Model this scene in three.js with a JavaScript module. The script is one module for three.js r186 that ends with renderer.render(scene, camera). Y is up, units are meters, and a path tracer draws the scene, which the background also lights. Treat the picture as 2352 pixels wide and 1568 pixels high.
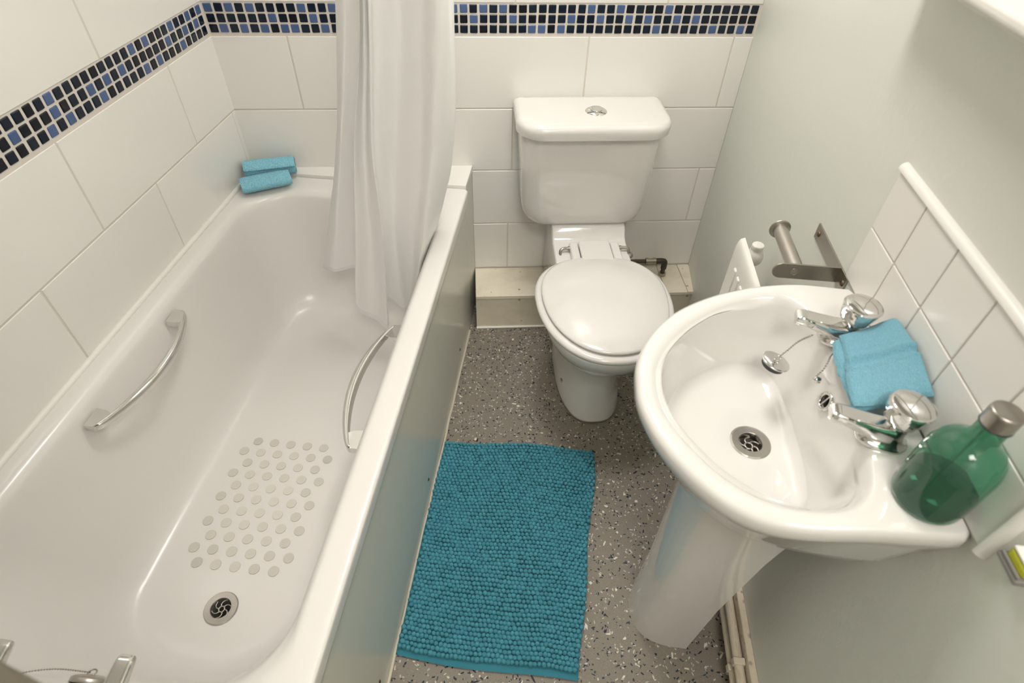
import * as THREE from 'three';
import { RoundedBoxGeometry } from 'three/addons/geometries/RoundedBoxGeometry.js';
import { mergeGeometries, mergeVertices, toCreasedNormals } from 'three/addons/utils/BufferGeometryUtils.js';
import { Brush, Evaluator, SUBTRACTION } from 'three-bvh-csg';
import { RectAreaLightUniformsLib } from 'three/addons/lights/RectAreaLightUniformsLib.js';

// ------------------------------------------------------------------ camera, light, exposure
const scene = new THREE.Scene();
scene.background = new THREE.Color(0x000000);
const camera = new THREE.PerspectiveCamera(2 * Math.atan(784 / 1335.19) * 180 / Math.PI, 2352 / 1568, 0.01, 30);
camera.position.set(1.0015, 1.5216, 1.633);
camera.rotation.order = 'YXZ';
camera.rotation.set(-0.7787, 0.0882, 0.0274);
camera.focus = 1.55;
camera.userData.fStop = 4.5;
scene.add(camera);
const renderer = new THREE.WebGLRenderer({ antialias: true });
renderer.toneMapping = THREE.LinearToneMapping;
renderer.toneMappingExposure = 1.38;
renderer.shadowMap.enabled = true;
renderer.shadowMap.type = THREE.PCFSoftShadowMap;
RectAreaLightUniformsLib.init();
const LAMP = { x: 0.9, y: 2.36, z: 0.32, w: 0.36, d: 0.36, intensity: 19, color: 0xfffbf7 };
const HALL_FILL = { x: 1.22, y: 2.36, z: 2.02, w: 0.5, d: 0.5, intensity: 8, color: 0xfffaf3 };  // unseen lamp behind the camera, added to brighten surfaces facing it
for (const [L, n] of [[LAMP, 'lamp_light'], [HALL_FILL, 'hall_fill_light']]) {
  const l = new THREE.RectAreaLight(L.color, L.intensity, L.w, L.d);
  l.name = n; l.position.set(L.x, L.y - 0.036, L.z); l.lookAt(L.x, 0, L.z); scene.add(l);
}

// ------------------------------------------------------------------ helpers
const V = (x, y, z) => new THREE.Vector3(x, y, z);
function rng(seed) { let a = seed >>> 0; return () => { a = (a + 0x6D2B79F5) >>> 0; let t = Math.imul(a ^ (a >>> 15), 1 | a); t = (t + Math.imul(t ^ (t >>> 7), 61 | t)) ^ t; return ((t ^ (t >>> 14)) >>> 0) / 4294967296; }; }
const clamp = (v, a, b) => Math.max(a, Math.min(b, v));
const lerp = (a, b, t) => a + (b - a) * t;
const sstep = (a, b, v) => { const t = clamp((v - a) / (b - a), 0, 1); return t * t * (3 - 2 * t); };
const lin = (r, g, b) => new THREE.Color().setRGB(r, g, b);
const std = (color, roughness, o = {}) => new THREE.MeshStandardMaterial({ color, roughness, metalness: 0, side: THREE.DoubleSide, ...o });
const phys = (color, roughness, o = {}) => new THREE.MeshPhysicalMaterial({ color, roughness, metalness: 0, side: THREE.DoubleSide, ...o });
const taken = {};
function numbered(n) { if (!(n in taken)) { taken[n] = 0; return n; } taken[n]++; return n + '_' + String(taken[n]).padStart(3, '0'); }
function tag(o, label, category, group, kind) { o.userData.label = label; o.userData.category = category; if (group) o.userData.group = group; if (kind) o.userData.kind = kind; return o; }
function thing(name, label, category, pos = [0, 0, 0], turn = 0, group, kind) {
  const g = new THREE.Group(); g.name = numbered(name); g.position.set(...pos); g.rotation.y = turn; scene.add(g);
  return tag(g, label, category, group, kind);
}
function part(name, geo, mat, parent, label) {
  const m = new THREE.Mesh(geo, mat); m.name = name; m.castShadow = m.receiveShadow = true; parent.add(m);
  if (label) m.userData.label = label; return m;
}
function solo(name, geo, mat, label, category, group, kind) {
  const m = new THREE.Mesh(geo, mat); m.name = numbered(name); m.castShadow = m.receiveShadow = true; scene.add(m);
  return tag(m, label, category, group, kind);
}
function loft(rings, o = {}) {           // rings: arrays of Vector3 of equal length
  const n = rings[0].length, pos = [], uv = [], idx = [], closed = o.closed !== false;
  rings.forEach((r, i) => r.forEach((p, j) => { pos.push(p.x, p.y, p.z); uv.push(j / n, i / (rings.length - 1)); }));
  const w = closed ? n : n - 1;
  for (let i = 0; i < rings.length - 1; i++) for (let j = 0; j < w; j++) {
    const a = i * n + j, b = i * n + (j + 1) % n, c = a + n, d = b + n;
    idx.push(a, b, d, a, d, c);
  }
  const cap = (k, rev) => {
    const c = V(0, 0, 0); rings[k].forEach(p => c.add(p)); c.multiplyScalar(1 / n);
    const ci = pos.length / 3; pos.push(c.x, c.y, c.z); uv.push(.5, .5);
    for (let j = 0; j < n; j++) { const a = k * n + j, b = k * n + (j + 1) % n; rev ? idx.push(ci, b, a) : idx.push(ci, a, b); }
  };
  if (o.capStart) cap(0, true);
  if (o.capEnd) cap(rings.length - 1, false);
  if (o.flip) for (let i = 0; i < idx.length; i += 3) { const t = idx[i]; idx[i] = idx[i + 1]; idx[i + 1] = t; }
  const g = new THREE.BufferGeometry();
  g.setAttribute('position', new THREE.Float32BufferAttribute(pos, 3));
  g.setAttribute('uv', new THREE.Float32BufferAttribute(uv, 2));
  g.setIndex(idx); g.computeVertexNormals();
  return o.crease ? toCreasedNormals(g, o.crease) : g;
}
// ring in the xz plane, going from +x towards -z so that stacked-up rings face outwards
function rrect(x0, x1, z0, z1, r, y, nc = 10, ne = 6) {      // r: number or [x1z0, x0z0, x0z1, x1z1]
  const R = Array.isArray(r) ? r : [r, r, r, r], out = [];
  const cs = [[x1, z0, 0], [x0, z0, 1], [x0, z1, 2], [x1, z1, 3]];
  const arcs = cs.map(([cx, cz, k]) => {
    const rr = R[k], sx = (k === 0 || k === 3) ? -1 : 1, sz = (k < 2) ? 1 : -1, c = [cx + sx * rr, cz + sz * rr], a0 = k * Math.PI / 2, a = [];
    for (let i = 0; i <= nc; i++) { const t = a0 + (Math.PI / 2) * i / nc; a.push(V(c[0] + rr * Math.cos(t), y, c[1] - rr * Math.sin(t))); }
    return a;
  });
  for (let k = 0; k < 4; k++) {
    out.push(...arcs[k]);
    const a = arcs[k][nc], b = arcs[(k + 1) % 4][0];
    for (let i = 1; i <= ne; i++) out.push(a.clone().lerp(b, i / (ne + 1)));
  }
  return out;
}
function box(x0, x1, y0, y1, z0, z1, r = 0, seg = 2) {
  const g = r > 0 ? new RoundedBoxGeometry(x1 - x0, y1 - y0, z1 - z0, seg, r) : new THREE.BoxGeometry(x1 - x0, y1 - y0, z1 - z0);
  g.translate((x0 + x1) / 2, (y0 + y1) / 2, (z0 + z1) / 2); return g;
}
function boxUV(g) {                      // uv in metres, by dominant normal
  g = g.index ? g.toNonIndexed() : g; const p = g.attributes.position, n = g.attributes.normal, uv = [];
  for (let i = 0; i < p.count; i++) {
    const ax = Math.abs(n.getX(i)), ay = Math.abs(n.getY(i)), az = Math.abs(n.getZ(i));
    if (ay >= ax && ay >= az) uv.push(p.getX(i), p.getZ(i)); else if (ax >= az) uv.push(p.getZ(i), p.getY(i)); else uv.push(p.getX(i), p.getY(i));
  }
  g.setAttribute('uv', new THREE.Float32BufferAttribute(uv, 2)); return g;
}
function cyl(a, b, ra, rb = ra, seg = 20) {
  const d = b.clone().sub(a), g = new THREE.CylinderGeometry(rb, ra, d.length(), seg);
  g.applyQuaternion(new THREE.Quaternion().setFromUnitVectors(V(0, 1, 0), d.clone().normalize())); const m = a.clone().add(b).multiplyScalar(.5);
  g.translate(m.x, m.y, m.z); return g;
}
function lathe(pts, seg = 40) { return new THREE.LatheGeometry(pts.map(([r, y]) => new THREE.Vector2(Math.max(r, 1e-5), y)), seg); }
function tube(pts, r, seg = 40, rs = 10, closed = false) { return new THREE.TubeGeometry(new THREE.CatmullRomCurve3(pts, closed, 'centripetal'), seg, r, rs, closed); }
function extrude(pts, depth, bevel = 0) {          // pts: [x,y] polygon, extruded along +z
  const s = new THREE.Shape(pts.map(p => new THREE.Vector2(...p)));
  return new THREE.ExtrudeGeometry(s, { depth, bevelEnabled: bevel > 0, bevelSize: bevel, bevelThickness: bevel, bevelSegments: 3, curveSegments: 16, steps: 1 });
}
const merge = gs => mergeGeometries(gs.map(g => { const q = g.index ? g.toNonIndexed() : g; for (const k of Object.keys(q.attributes)) if (!['position', 'normal', 'uv'].includes(k)) q.deleteAttribute(k); return q; }));
// value noise
function noise2(seed) {
  const N = 256, r = rng(seed), t = Array.from({ length: N * N }, () => r());
  const at = (x, y) => t[((y % N + N) % N) * N + ((x % N + N) % N)];
  return (x, y) => { const xi = Math.floor(x), yi = Math.floor(y), fx = x - xi, fy = y - yi, u = fx * fx * (3 - 2 * fx), v = fy * fy * (3 - 2 * fy);
    return lerp(lerp(at(xi, yi), at(xi + 1, yi), u), lerp(at(xi, yi + 1), at(xi + 1, yi + 1), u), v); };
}
const nz = noise2(11);
const fbm = (x, y, o = 4) => { let s = 0, a = .5, f = 1; for (let i = 0; i < o; i++) { s += a * nz(x * f + 17 * i, y * f - 9 * i); a *= .5; f *= 2; } return s; };
function dataTex(n, fn, srgb, rep) {
  const d = new Uint8Array(n * n * 4);
  for (let j = 0; j < n; j++) for (let i = 0; i < n; i++) { const c = fn(i, j); const k = (j * n + i) * 4; for (let q = 0; q < 3; q++) d[k + q] = clamp(Math.round(Array.isArray(c) ? c[q] : c), 0, 255); d[k + 3] = 255; }
  const t = new THREE.DataTexture(d, n, n, THREE.RGBAFormat); t.wrapS = t.wrapT = THREE.RepeatWrapping; t.magFilter = THREE.LinearFilter; t.minFilter = THREE.LinearMipmapLinearFilter; t.generateMipmaps = true;
  if (srgb) t.colorSpace = THREE.SRGBColorSpace; if (rep) t.repeat.set(rep, rep); t.needsUpdate = true; return t;
}

const CURTAIN_PTS = [[[0.6, 1.97, 0.37], [0.516, 1.1837, 0.37], [0.4527, 0.8546, 0.37], [0.3979, 0.6673, 0.37], [0.346, 0.5017, 0.37]],
  [[0.613, 1.97, 0.31], [0.5137, 1.1686, 0.31], [0.4392, 0.8238, 0.31], [0.3919, 0.6287, 0.31], [0.3411, 0.438, 0.31]],
  [[0.626, 1.97, 0.34], [0.5597, 1.1782, 0.34], [0.4908, 0.8425, 0.34], [0.463, 0.654, 0.34], [0.4325, 0.4752, 0.34]],
  [[0.639, 1.97, 0.42], [0.5819, 1.1992, 0.42], [0.5193, 0.8843, 0.42], [0.4826, 0.6675, 0.42], [0.4383, 0.3977, 0.42]],
  [[0.652, 1.97, 0.385], [0.5803, 1.1904, 0.385], [0.5267, 0.8675, 0.385], [0.5034, 0.6461, 0.385], [0.4668, 0.3373, 0.385]],
  [[0.665, 1.97, 0.42], [0.6024, 1.2002, 0.42], [0.5607, 0.8873, 0.42], [0.5531, 0.674, 0.42], [0.5234, 0.3317, 0.42]],
  [[0.678, 1.97, 0.36], [0.5899, 1.1846, 0.36], [0.5464, 0.8565, 0.36], [0.5321, 0.6321, 0.36], [0.5138, 0.3884, 0.36]],
  [[0.691, 1.97, 0.32], [0.6359, 1.1768, 0.32], [0.5799, 0.8391, 0.32], [0.5508, 0.6073, 0.32], [0.5447, 0.3044, 0.32]],
  [[0.704, 1.97, 0.345], [0.6833, 1.1852, 0.345], [0.6495, 0.8566, 0.345], [0.6113, 0.6294, 0.345], [0.5805, 0.3796, 0.345]],
  [[0.717, 1.97, 0.37], [0.7305, 1.1937, 0.37], [0.6952, 0.8723, 0.37], [0.6657, 0.6909, 0.37], [0.6201, 0.4863, 0.37]],
  [[0.73, 1.97, 0.25], [0.7333, 1.1638, 0.25], [0.7129, 0.8141, 0.25], [0.6657, 0.6219, 0.25], [0.6022, 0.4403, 0.25]]];

// ------------------------------------------------------------------ materials
const paintBump = dataTex(256, (i, j) => 255 * fbm(i / 9, j / 9, 3), false, 4);
const M = {};
M.tile = [[.85, .83, .785], [.84, .82, .775], [.86, .84, .795]].map(c => phys(lin(...c), .2, { clearcoat: .3, clearcoatRoughness: .08 }));
M.splash = [[.83, .80, .755], [.835, .81, .76], [.825, .795, .75]].map(c => phys(lin(...c), .28));
M.groutWhite = std(lin(.70, .65, .585), .8);
M.mosDark = [[.004, .006, .012], [.006, .012, .026], [.007, .016, .03], [.004, .010, .024]].map(c => phys(lin(...c), .2, { clearcoat: .25, clearcoatRoughness: .08, specularIntensity: .5 }));
M.mosLight = [[.075, .125, .27], [.085, .135, .28], [.07, .12, .255]].map(c => phys(lin(...c), .2, { clearcoat: .25, clearcoatRoughness: .08, specularIntensity: .5 }));
M.paint = std(lin(.735, .745, .675), .45, { bumpMap: paintBump, bumpScale: .0004 });
M.ceil = std(lin(.88, .87, .84), .9);
M.hall = std(lin(.80, .79, .75), .8);
M.acrylic = phys(lin(.81, .785, .75), .26, { clearcoat: .12, clearcoatRoughness: .05 });
M.ceramic = phys(lin(.775, .755, .72), .12, { clearcoat: .8, clearcoatRoughness: .03 });
M.seat = phys(lin(.79, .77, .735), .16, { clearcoat: .6, clearcoatRoughness: .04 });
M.white = phys(lin(.85, .835, .79), .3);
M.sealant = phys(lin(.86, .845, .79), .4);
M.sealantOld = phys(lin(.62, .57, .47), .5);
M.chrome = std(lin(.72, .71, .69), .07, { metalness: 1 });
M.steel = std(lin(.42, .39, .35), .3, { metalness: 1 });
M.brushed = std(lin(.50, .47, .43), .33, { metalness: 1 });
M.dark = std(lin(.012, .011, .010), .6);
M.brass = std(lin(.20, .15, .09), .4, { metalness: 1 });
M.pipeDark = std(lin(.09, .08, .065), .45, { metalness: .8 });
M.pipeBright = std(lin(.42, .38, .32), .35, { metalness: 1 });
M.panel = phys(lin(.70, .70, .62), .24);
M.waste = std(lin(.20, .19, .17), .5);
M.rubber = std(lin(.03, .03, .03), .5);
M.radiator = phys(lin(.85, .825, .77), .35);
M.shelf = phys(lin(.72, .70, .64), .35);
{ // painted pipes and skirting: cream paint with grime specks
  const r = rng(77), spots = Array.from({ length: 260 }, () => [r() * 256, r() * 256, 1 + 5 * r() * r(), r()]);
  const t = dataTex(256, (i, j) => { let k = .92 + .08 * fbm(i / 22, j / 22); for (const [x, y, s, q] of spots) { const d = Math.hypot(i - x, j - y) / s; if (d < 1.6) k *= 1 - .3 * q * (1 - sstep(.5, 1.6, d)); } return [222 * k, 210 * k, 188 * k]; }, true, 3);
  M.cream = std(0xffffff, .5, { map: t });
}
{ // boxing boards: cream gloss with brown specks and a chipped, dirty front
  const r = rng(5), spots = Array.from({ length: 60 }, () => [r() * 512, r() * 512, 1 + 3.4 * r() * r(), .4 + .6 * r()]);
  const t = dataTex(512, (i, j) => { let k = .95 + .07 * fbm(i / 40, j / 40), b = 0; for (const [x, y, s, q] of spots) { const d = Math.hypot(i - x, j - y) / s; if (d < 1.5) b = Math.max(b, q * (1 - sstep(.6, 1.5, d))); } const st = sstep(.60, .78, fbm(i / 60 + 40, j / 60, 5)) * .04; k -= st;
    return [lerp(240 * k, 120, b * .7), lerp(231 * k, 104, b * .7), lerp(211 * k - st * 60, 78, b * .7)]; }, true, 1.6);
  M.board = std(0xffffff, .42, { map: t });
}
{ // safety vinyl: brown grey with white and navy flecks
  const n = 2048, c = document.createElement('canvas'); c.width = c.height = n; const g = c.getContext('2d');
  g.fillStyle = 'rgb(133,125,113)'; g.fillRect(0, 0, n, n); const r = rng(9);
  for (let i = 0; i < 60000; i++) { const v = r(), k = 108 + 48 * v; g.fillStyle = `rgba(${k + 3 | 0},${k - 3 | 0},${k - 13 | 0},.5)`; g.fillRect(r() * n, r() * n, 2 + 3 * r(), 2 + 3 * r()); }
  for (let i = 0; i < 7000; i++) { const k = 60 + 30 * r(); g.fillStyle = `rgba(${k | 0},${k - 6 | 0},${k - 12 | 0},.5)`; g.fillRect(r() * n, r() * n, 2 + 2 * r(), 2 + 2 * r()); }
  const fleck = (x, y, s, col) => { g.fillStyle = col; g.beginPath(); const a0 = r() * 6.28, m = 4 + Math.floor(r() * 2), el = 1 + r(); for (let q = 0; q < m; q++) { const a = a0 + q / m * 6.283, rr = s * (.7 + .6 * r()); const px = rr * Math.cos(a) * el, py = rr * Math.sin(a) / el; const ca = Math.cos(a0 * 3), sa = Math.sin(a0 * 3); g.lineTo(x + px * ca - py * sa, y + px * sa + py * ca); } g.closePath(); g.fill(); };
  for (let i = 0; i < 8200; i++) { const s = 2.8 + 3.6 * r(); const q = r(); fleck(r() * n, r() * n, s, q < .33 ? 'rgb(20,24,40)' : q < .5 ? 'rgb(44,54,72)' : q < .85 ? 'rgb(206,199,188)' : 'rgb(176,170,160)'); }
  for (let i = 0; i < 260; i++) fleck(r() * n, r() * n, 6 + 4 * r(), r() < .3 ? 'rgb(18,22,44)' : 'rgb(226,218,204)');
  const t = new THREE.CanvasTexture(c); t.colorSpace = THREE.SRGBColorSpace; t.wrapS = t.wrapT = THREE.RepeatWrapping; t.magFilter = THREE.LinearFilter; t.repeat.set(1 / 1.1, 1 / 1.1);
  M.floor = std(0xffffff, .55, { map: t });
}
{ // terry towelling
  const r = rng(31), px = []; for (let i = 0; i < 256 * 256; i++) px.push(r());
  const t = dataTex(256, (i, j) => { let s = 0; for (let a = -1; a <= 1; a++) for (let b = -1; b <= 1; b++) s += px[((j + a + 256) % 256) * 256 + (i + b + 256) % 256]; return 255 * clamp(.5 + (s / 9 - .5) * 2.6, 0, 1); }, false, 4);
  const cm = dataTex(256, (i, j) => { let s = 0; for (let a = -1; a <= 1; a++) for (let b = -1; b <= 1; b++) s += px[((j + a + 256) % 256) * 256 + (i + b + 256) % 256]; const k = .92 + .6 * (s / 9 - .5); return [152 * k, 218 * k, 240 * k]; }, true, 4);
  M.terry = phys(0xffffff, .95, { map: cm, bumpMap: t, bumpScale: .0013, sheen: .3, sheenRoughness: .6, sheenColor: lin(.5, .75, .85) });
}
M.mat = [[.062, .275, .355], [.069, .295, .375], [.055, .255, .33]].map(c => phys(lin(...c), .85, { sheen: .35, sheenRoughness: .5, sheenColor: lin(.25, .6, .7) }));
M.curtain = phys(lin(.97, .963, .95), .95, { transmission: .18, thickness: 0, sheen: .3, sheenColor: lin(1, 1, 1), sheenRoughness: .4 });
M.hem = phys(lin(.97, .963, .95), .6, { transmission: .15, thickness: 0 });

// ------------------------------------------------------------------ room shell
const W = 1.513, H = 2.4, TH = Math.atan(.1665), CT = Math.cos(TH), Y0 = .9815, PH = .2061, PW = .4176, MT = 1.0635;
const FRONT = 2.5;
const floor = solo('floor', boxUV(box(-.12, W + .12, -.1, 0, -.5, FRONT + .1)), M.floor, 'grey brown flecked vinyl floor', 'floor', null, 'structure');
solo('ceiling', box(-.12, W + .12, H, H + .1, -.5, FRONT + .1), M.ceil, 'plain white ceiling', 'ceiling', null, 'structure');
solo('wall_front', box(-.12, W + .12, 0, H, FRONT, FRONT + .1), M.hall, 'plain wall behind the camera', 'wall', null, 'structure');
solo('wall_hall', box(-.12, -.02, 0, H, 1.67, FRONT), M.hall, 'plain side wall behind the bath end wall', 'wall', null, 'structure');
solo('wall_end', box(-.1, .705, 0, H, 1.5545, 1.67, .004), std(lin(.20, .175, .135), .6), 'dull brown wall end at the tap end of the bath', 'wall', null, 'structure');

const MOSBACK_L = ['LDLDLDDDDLDDL', 'DDDDDDLDDDLDD', 'DLDLDLDLLDDLD'];
const MOSBACK_R = ['LDLDL' + 'DDDDDDDDLDDLDDDDLDDDDDDDDDD', 'DLDDD' + 'LDDDDDLDDLDDLDLDDLDLDDDDDDD', 'DDDDD' + 'DDLLDLDDDDDDDDDLDDDDDLDDLDL'];
const MOSLEFT = ['LDLDDLDDDLDLDDDDDDDDDLDDDD', 'DLDLDDLDDDDDDLDLDLDDDLDDDLD', 'DDDDLDDDLDLDDDDDLDDDLDLDDDD'];
const tgeo = {};
function tileGeo(w, h, t, r) { const k = [w, h, t, r].map(v => v.toFixed(4)).join(); return tgeo[k] || (tgeo[k] = new RoundedBoxGeometry(w, h, t, 2, r)); }
// a tiled wall in its own plane: s along the wall, y up, faces local +z; tiles stand 1.6 mm proud of the grout
function tiledWall(g, len, rows, mosaicAt, pitch, mos, seed, sDir) {
  const r = rng(seed), j = .0042;
  for (const row of rows) {
    const edges = [row.s0]; for (const e of row.joints) if (e > row.s0 + .004 && e < row.s1 - .004) edges.push(e); edges.push(row.s1);
    for (let i = 0; i < edges.length - 1; i++) {
      const a = edges[i] + (i ? j / 2 : 0), b = edges[i + 1] - (i < edges.length - 2 ? j / 2 : 0), y0 = row.y0 + j / 2, y1 = row.y1 - j / 2;
      if (b - a < .006) continue;
      const m = part('tile', tileGeo(b - a, y1 - y0, .008, .0016), M.tile[Math.floor(r() * 3)], g);
      m.position.set(sDir * (a + b) / 2, (y0 + y1) / 2, .0002); m.rotation.set((r() - .5) * .003, (r() - .5) * .003, 0);
    }
  }
  const ts = .0222, th = .0212, py = .0256, yTop = 1.0508;
  for (let row = 0; row < 3; row++) for (let c = 0; c < mos[row].length; c++) {
    const s = mosaicAt + c * pitch; if (s - ts / 2 > len) break;
    const w = Math.min(ts, len - (s - ts / 2) - .001); if (w < .005) break;
    const light = mos[row][c] === 'L';
    const v = Math.floor(r() * 3), m = part('mosaic_tile', tileGeo(w < ts ? w : ts - .0006 * v, th + .0004 * v, .006, .0026), light ? M.mosLight[Math.floor(r() * 3)] : M.mosDark[Math.floor(r() * 4)], g);
    m.position.set(sDir * (s - ts / 2 + w / 2 + (r() - .5) * .0012), yTop - row * py + (r() - .5) * .0008, .0016); m.rotation.z = (r() - .5) * .05;
  }
}
const joints = (a, p, n = 12) => Array.from({ length: n }, (_, i) => a + (i - 4) * p);
{ // back wall, skewed by about nine degrees against the bath
  const g = thing('wall_back', 'white tiled back wall with a blue mosaic border behind the toilet', 'wall', [0, 0, 0], TH, null, 'structure');
  const L = W / CT, p = PW / CT, jA = .2039 / CT, jB = .8286 / CT, rows = [];
  part('grout', boxUV(box(-.14, L + .14, 0, H, -.12, .0026)), M.groutWhite, g);
  const odd = joints(jA, p), even = joints(jB - p * 2, p);
  for (let k = 0; MT + k * PH < H; k++) rows.push({ s0: .001, s1: L - .001, y0: MT + k * PH, y1: Math.min(H, MT + (k + 1) * PH), joints: k % 2 ? odd : even });
  rows.push({ s0: .001, s1: L - .001, y0: Y0 - PH, y1: Y0, joints: odd });
  rows.push({ s0: .001, s1: L - .001, y0: Y0 - 2 * PH, y1: Y0 - PH, joints: even });
  rows.push({ s0: .7075, s1: L - .001, y0: Y0 - 3 * PH, y1: Y0 - 2 * PH, joints: odd });
  rows.push({ s0: .7075, s1: L - .001, y0: .168, y1: Y0 - 3 * PH, joints: joints(.8182 / CT - p * 2, p) });
  const mos = [0, 1, 2].map(k => MOSBACK_L[k] + 'DDLDDDDLDDDL'.slice(k, k + 12 - k).padEnd(12, 'D').slice(0, 12 - 0) + MOSBACK_R[k]);
  tiledWall(g, L, rows, .0175, .02722, mos, 3, 1);
}
{ // left wall along the bath
  const g = thing('wall_left', 'white tiled wall along the bath with a blue mosaic border', 'wall', [0, 0, 0], Math.PI / 2, null, 'structure');
  const L = 1.5545, rows = [];              // local x = -z, local z = +x
  part('grout', boxUV(box(-L - .1, .12, 0, H, -.12, .0026)), M.groutWhite, g);
  const a = joints(.2294, PW), b = joints(.4378, PW);
  for (let k = 0; MT + k * PH < H; k++) rows.push({ s0: .003, s1: L, y0: MT + k * PH, y1: Math.min(H, MT + (k + 1) * PH), joints: k % 2 ? a : b });
  rows.push({ s0: .003, s1: L, y0: Y0 - PH, y1: Y0, joints: a });
  rows.push({ s0: .003, s1: L, y0: .580, y1: Y0 - PH, joints: b });
  tiledWall(g, L, rows, .0245, .0279, MOSLEFT.map((s, k) => s + 'DLDDDDDLDDDDLDDDDDDLDDDDLDDDD'.slice(k)), 4, -1);
}
{ // right wall: painted, with the splashback tiles above the basin
  const g = thing('wall_right', 'pale sage painted wall with a cream tile splashback above the basin', 'wall', [0, 0, 0], 0, null, 'structure');
  part('plaster', boxUV(box(W, W + .12, 0, H, -.5, FRONT)), M.paint, g);
  const s = .101, z0 = .768, yT = 1.1027, r = rng(8);
  part('splash_grout', box(W - .004, W, yT - 2 * s - .002, yT, z0 + .001, z0 + 5 * s), M.groutWhite, g);
  for (let i = 0; i < 5; i++) for (let k = 0; k < 2; k++) {
    const m = part('splash_tile', tileGeo(.0055, s - .003, s - .003, .0014), M.splash[Math.floor(r() * 3)], g);
    m.position.set(W - .0034, yT - (k + .5) * s, z0 + (i + .5) * s);
  }
  const q = []; for (let i = 0; i <= 8; i++) { const t = i / 8 * Math.PI / 2; q.push([-.0105 * Math.cos(t), .0105 * Math.sin(t)]); }
  const tg = extrude([[0, 0], ...q], 5 * s + .008, 0); tg.translate(W, yT, z0 - .002);
  part('trim_strip', tg, M.white, g, 'white rounded plastic tile trim along the top');
  const tv = extrude([[0, 0], ...q], 2 * s + .012, 0); tv.rotateX(Math.PI / 2); tv.translate(W, yT + .008, z0 + 5 * s - .001);
  part('trim_strip', tv, M.white, g, 'white rounded plastic tile trim down the near end');
}
solo('baseboard_right', boxUV(box(W - .016, W, 0, .142, .35, FRONT, .003)), M.cream, 'chipped cream painted skirting board below the basin', 'skirting', null, 'structure');
{ // pipe boxing under the cistern, parallel to the back wall
  const g = thing('trim_1', 'low cream painted pipe boxing along the foot of the back wall', 'boxing', [0, 0, 0], TH, null, 'structure');
  const a = .708, b = W / CT - .002;
  part('top_board', boxUV(box(a, 1.405, .150, .166, .004, .171, .003)), M.board, g);
  part('top_board', boxUV(box(1.4065, 1.486, .150, .1655, .004, .171, .003)), M.board, g);
  part('top_board', boxUV(box(1.4875, b, .150, .166, .004, .169, .003)), M.board, g);
  part('front_board', boxUV(box(a, b - .02, .0, .1495, .145, .160, .002)), M.board, g);
  part('floor_bead', cyl(V(a, .004, .162), V(b - .02, .004, .162), .005, .005, 8), M.sealant, g);
}
{ // tapering ledge behind the bath
  const s = [[.0005, -.0005], [.699, .1115], [.699, -.018], [.0005, -.018]];
  const g = extrude(s, .014, .0015); g.rotateX(-Math.PI / 2); g.translate(0, .572, .0);
  const m = solo('trim_2', g, M.white, 'white wedge shaped ledge between the bath and the back wall', 'ledge', null, 'structure');
}
solo('trim_5', boxUV(box(.688, .6985, .004, .571, -.1125, .020, .001)), M.panel, 'narrow sage panel closing the gap between bath end and back wall', 'panel', null, 'structure');
{ // sealant
  const g1 = tube([V(.006, .581, .02), V(.006, .581, .5), V(.007, .5805, 1.0), V(.006, .581, 1.55)], .0075, 60, 8);
  solo('trim_3', g1, M.sealant, 'white sealant bead between the bath rim and the left wall', 'sealant', null, 'structure');
  const r = rng(14), pts = []; for (let i = 0; i <= 24; i++) pts.push(V(.7005 + .002 * r(), .0025, .06 + i * .0615));
  solo('trim_4', tube(pts, .0042, 96, 8), M.sealantOld, 'ragged cream sealant bead along the foot of the bath panel', 'sealant', null, 'structure');
}

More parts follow.
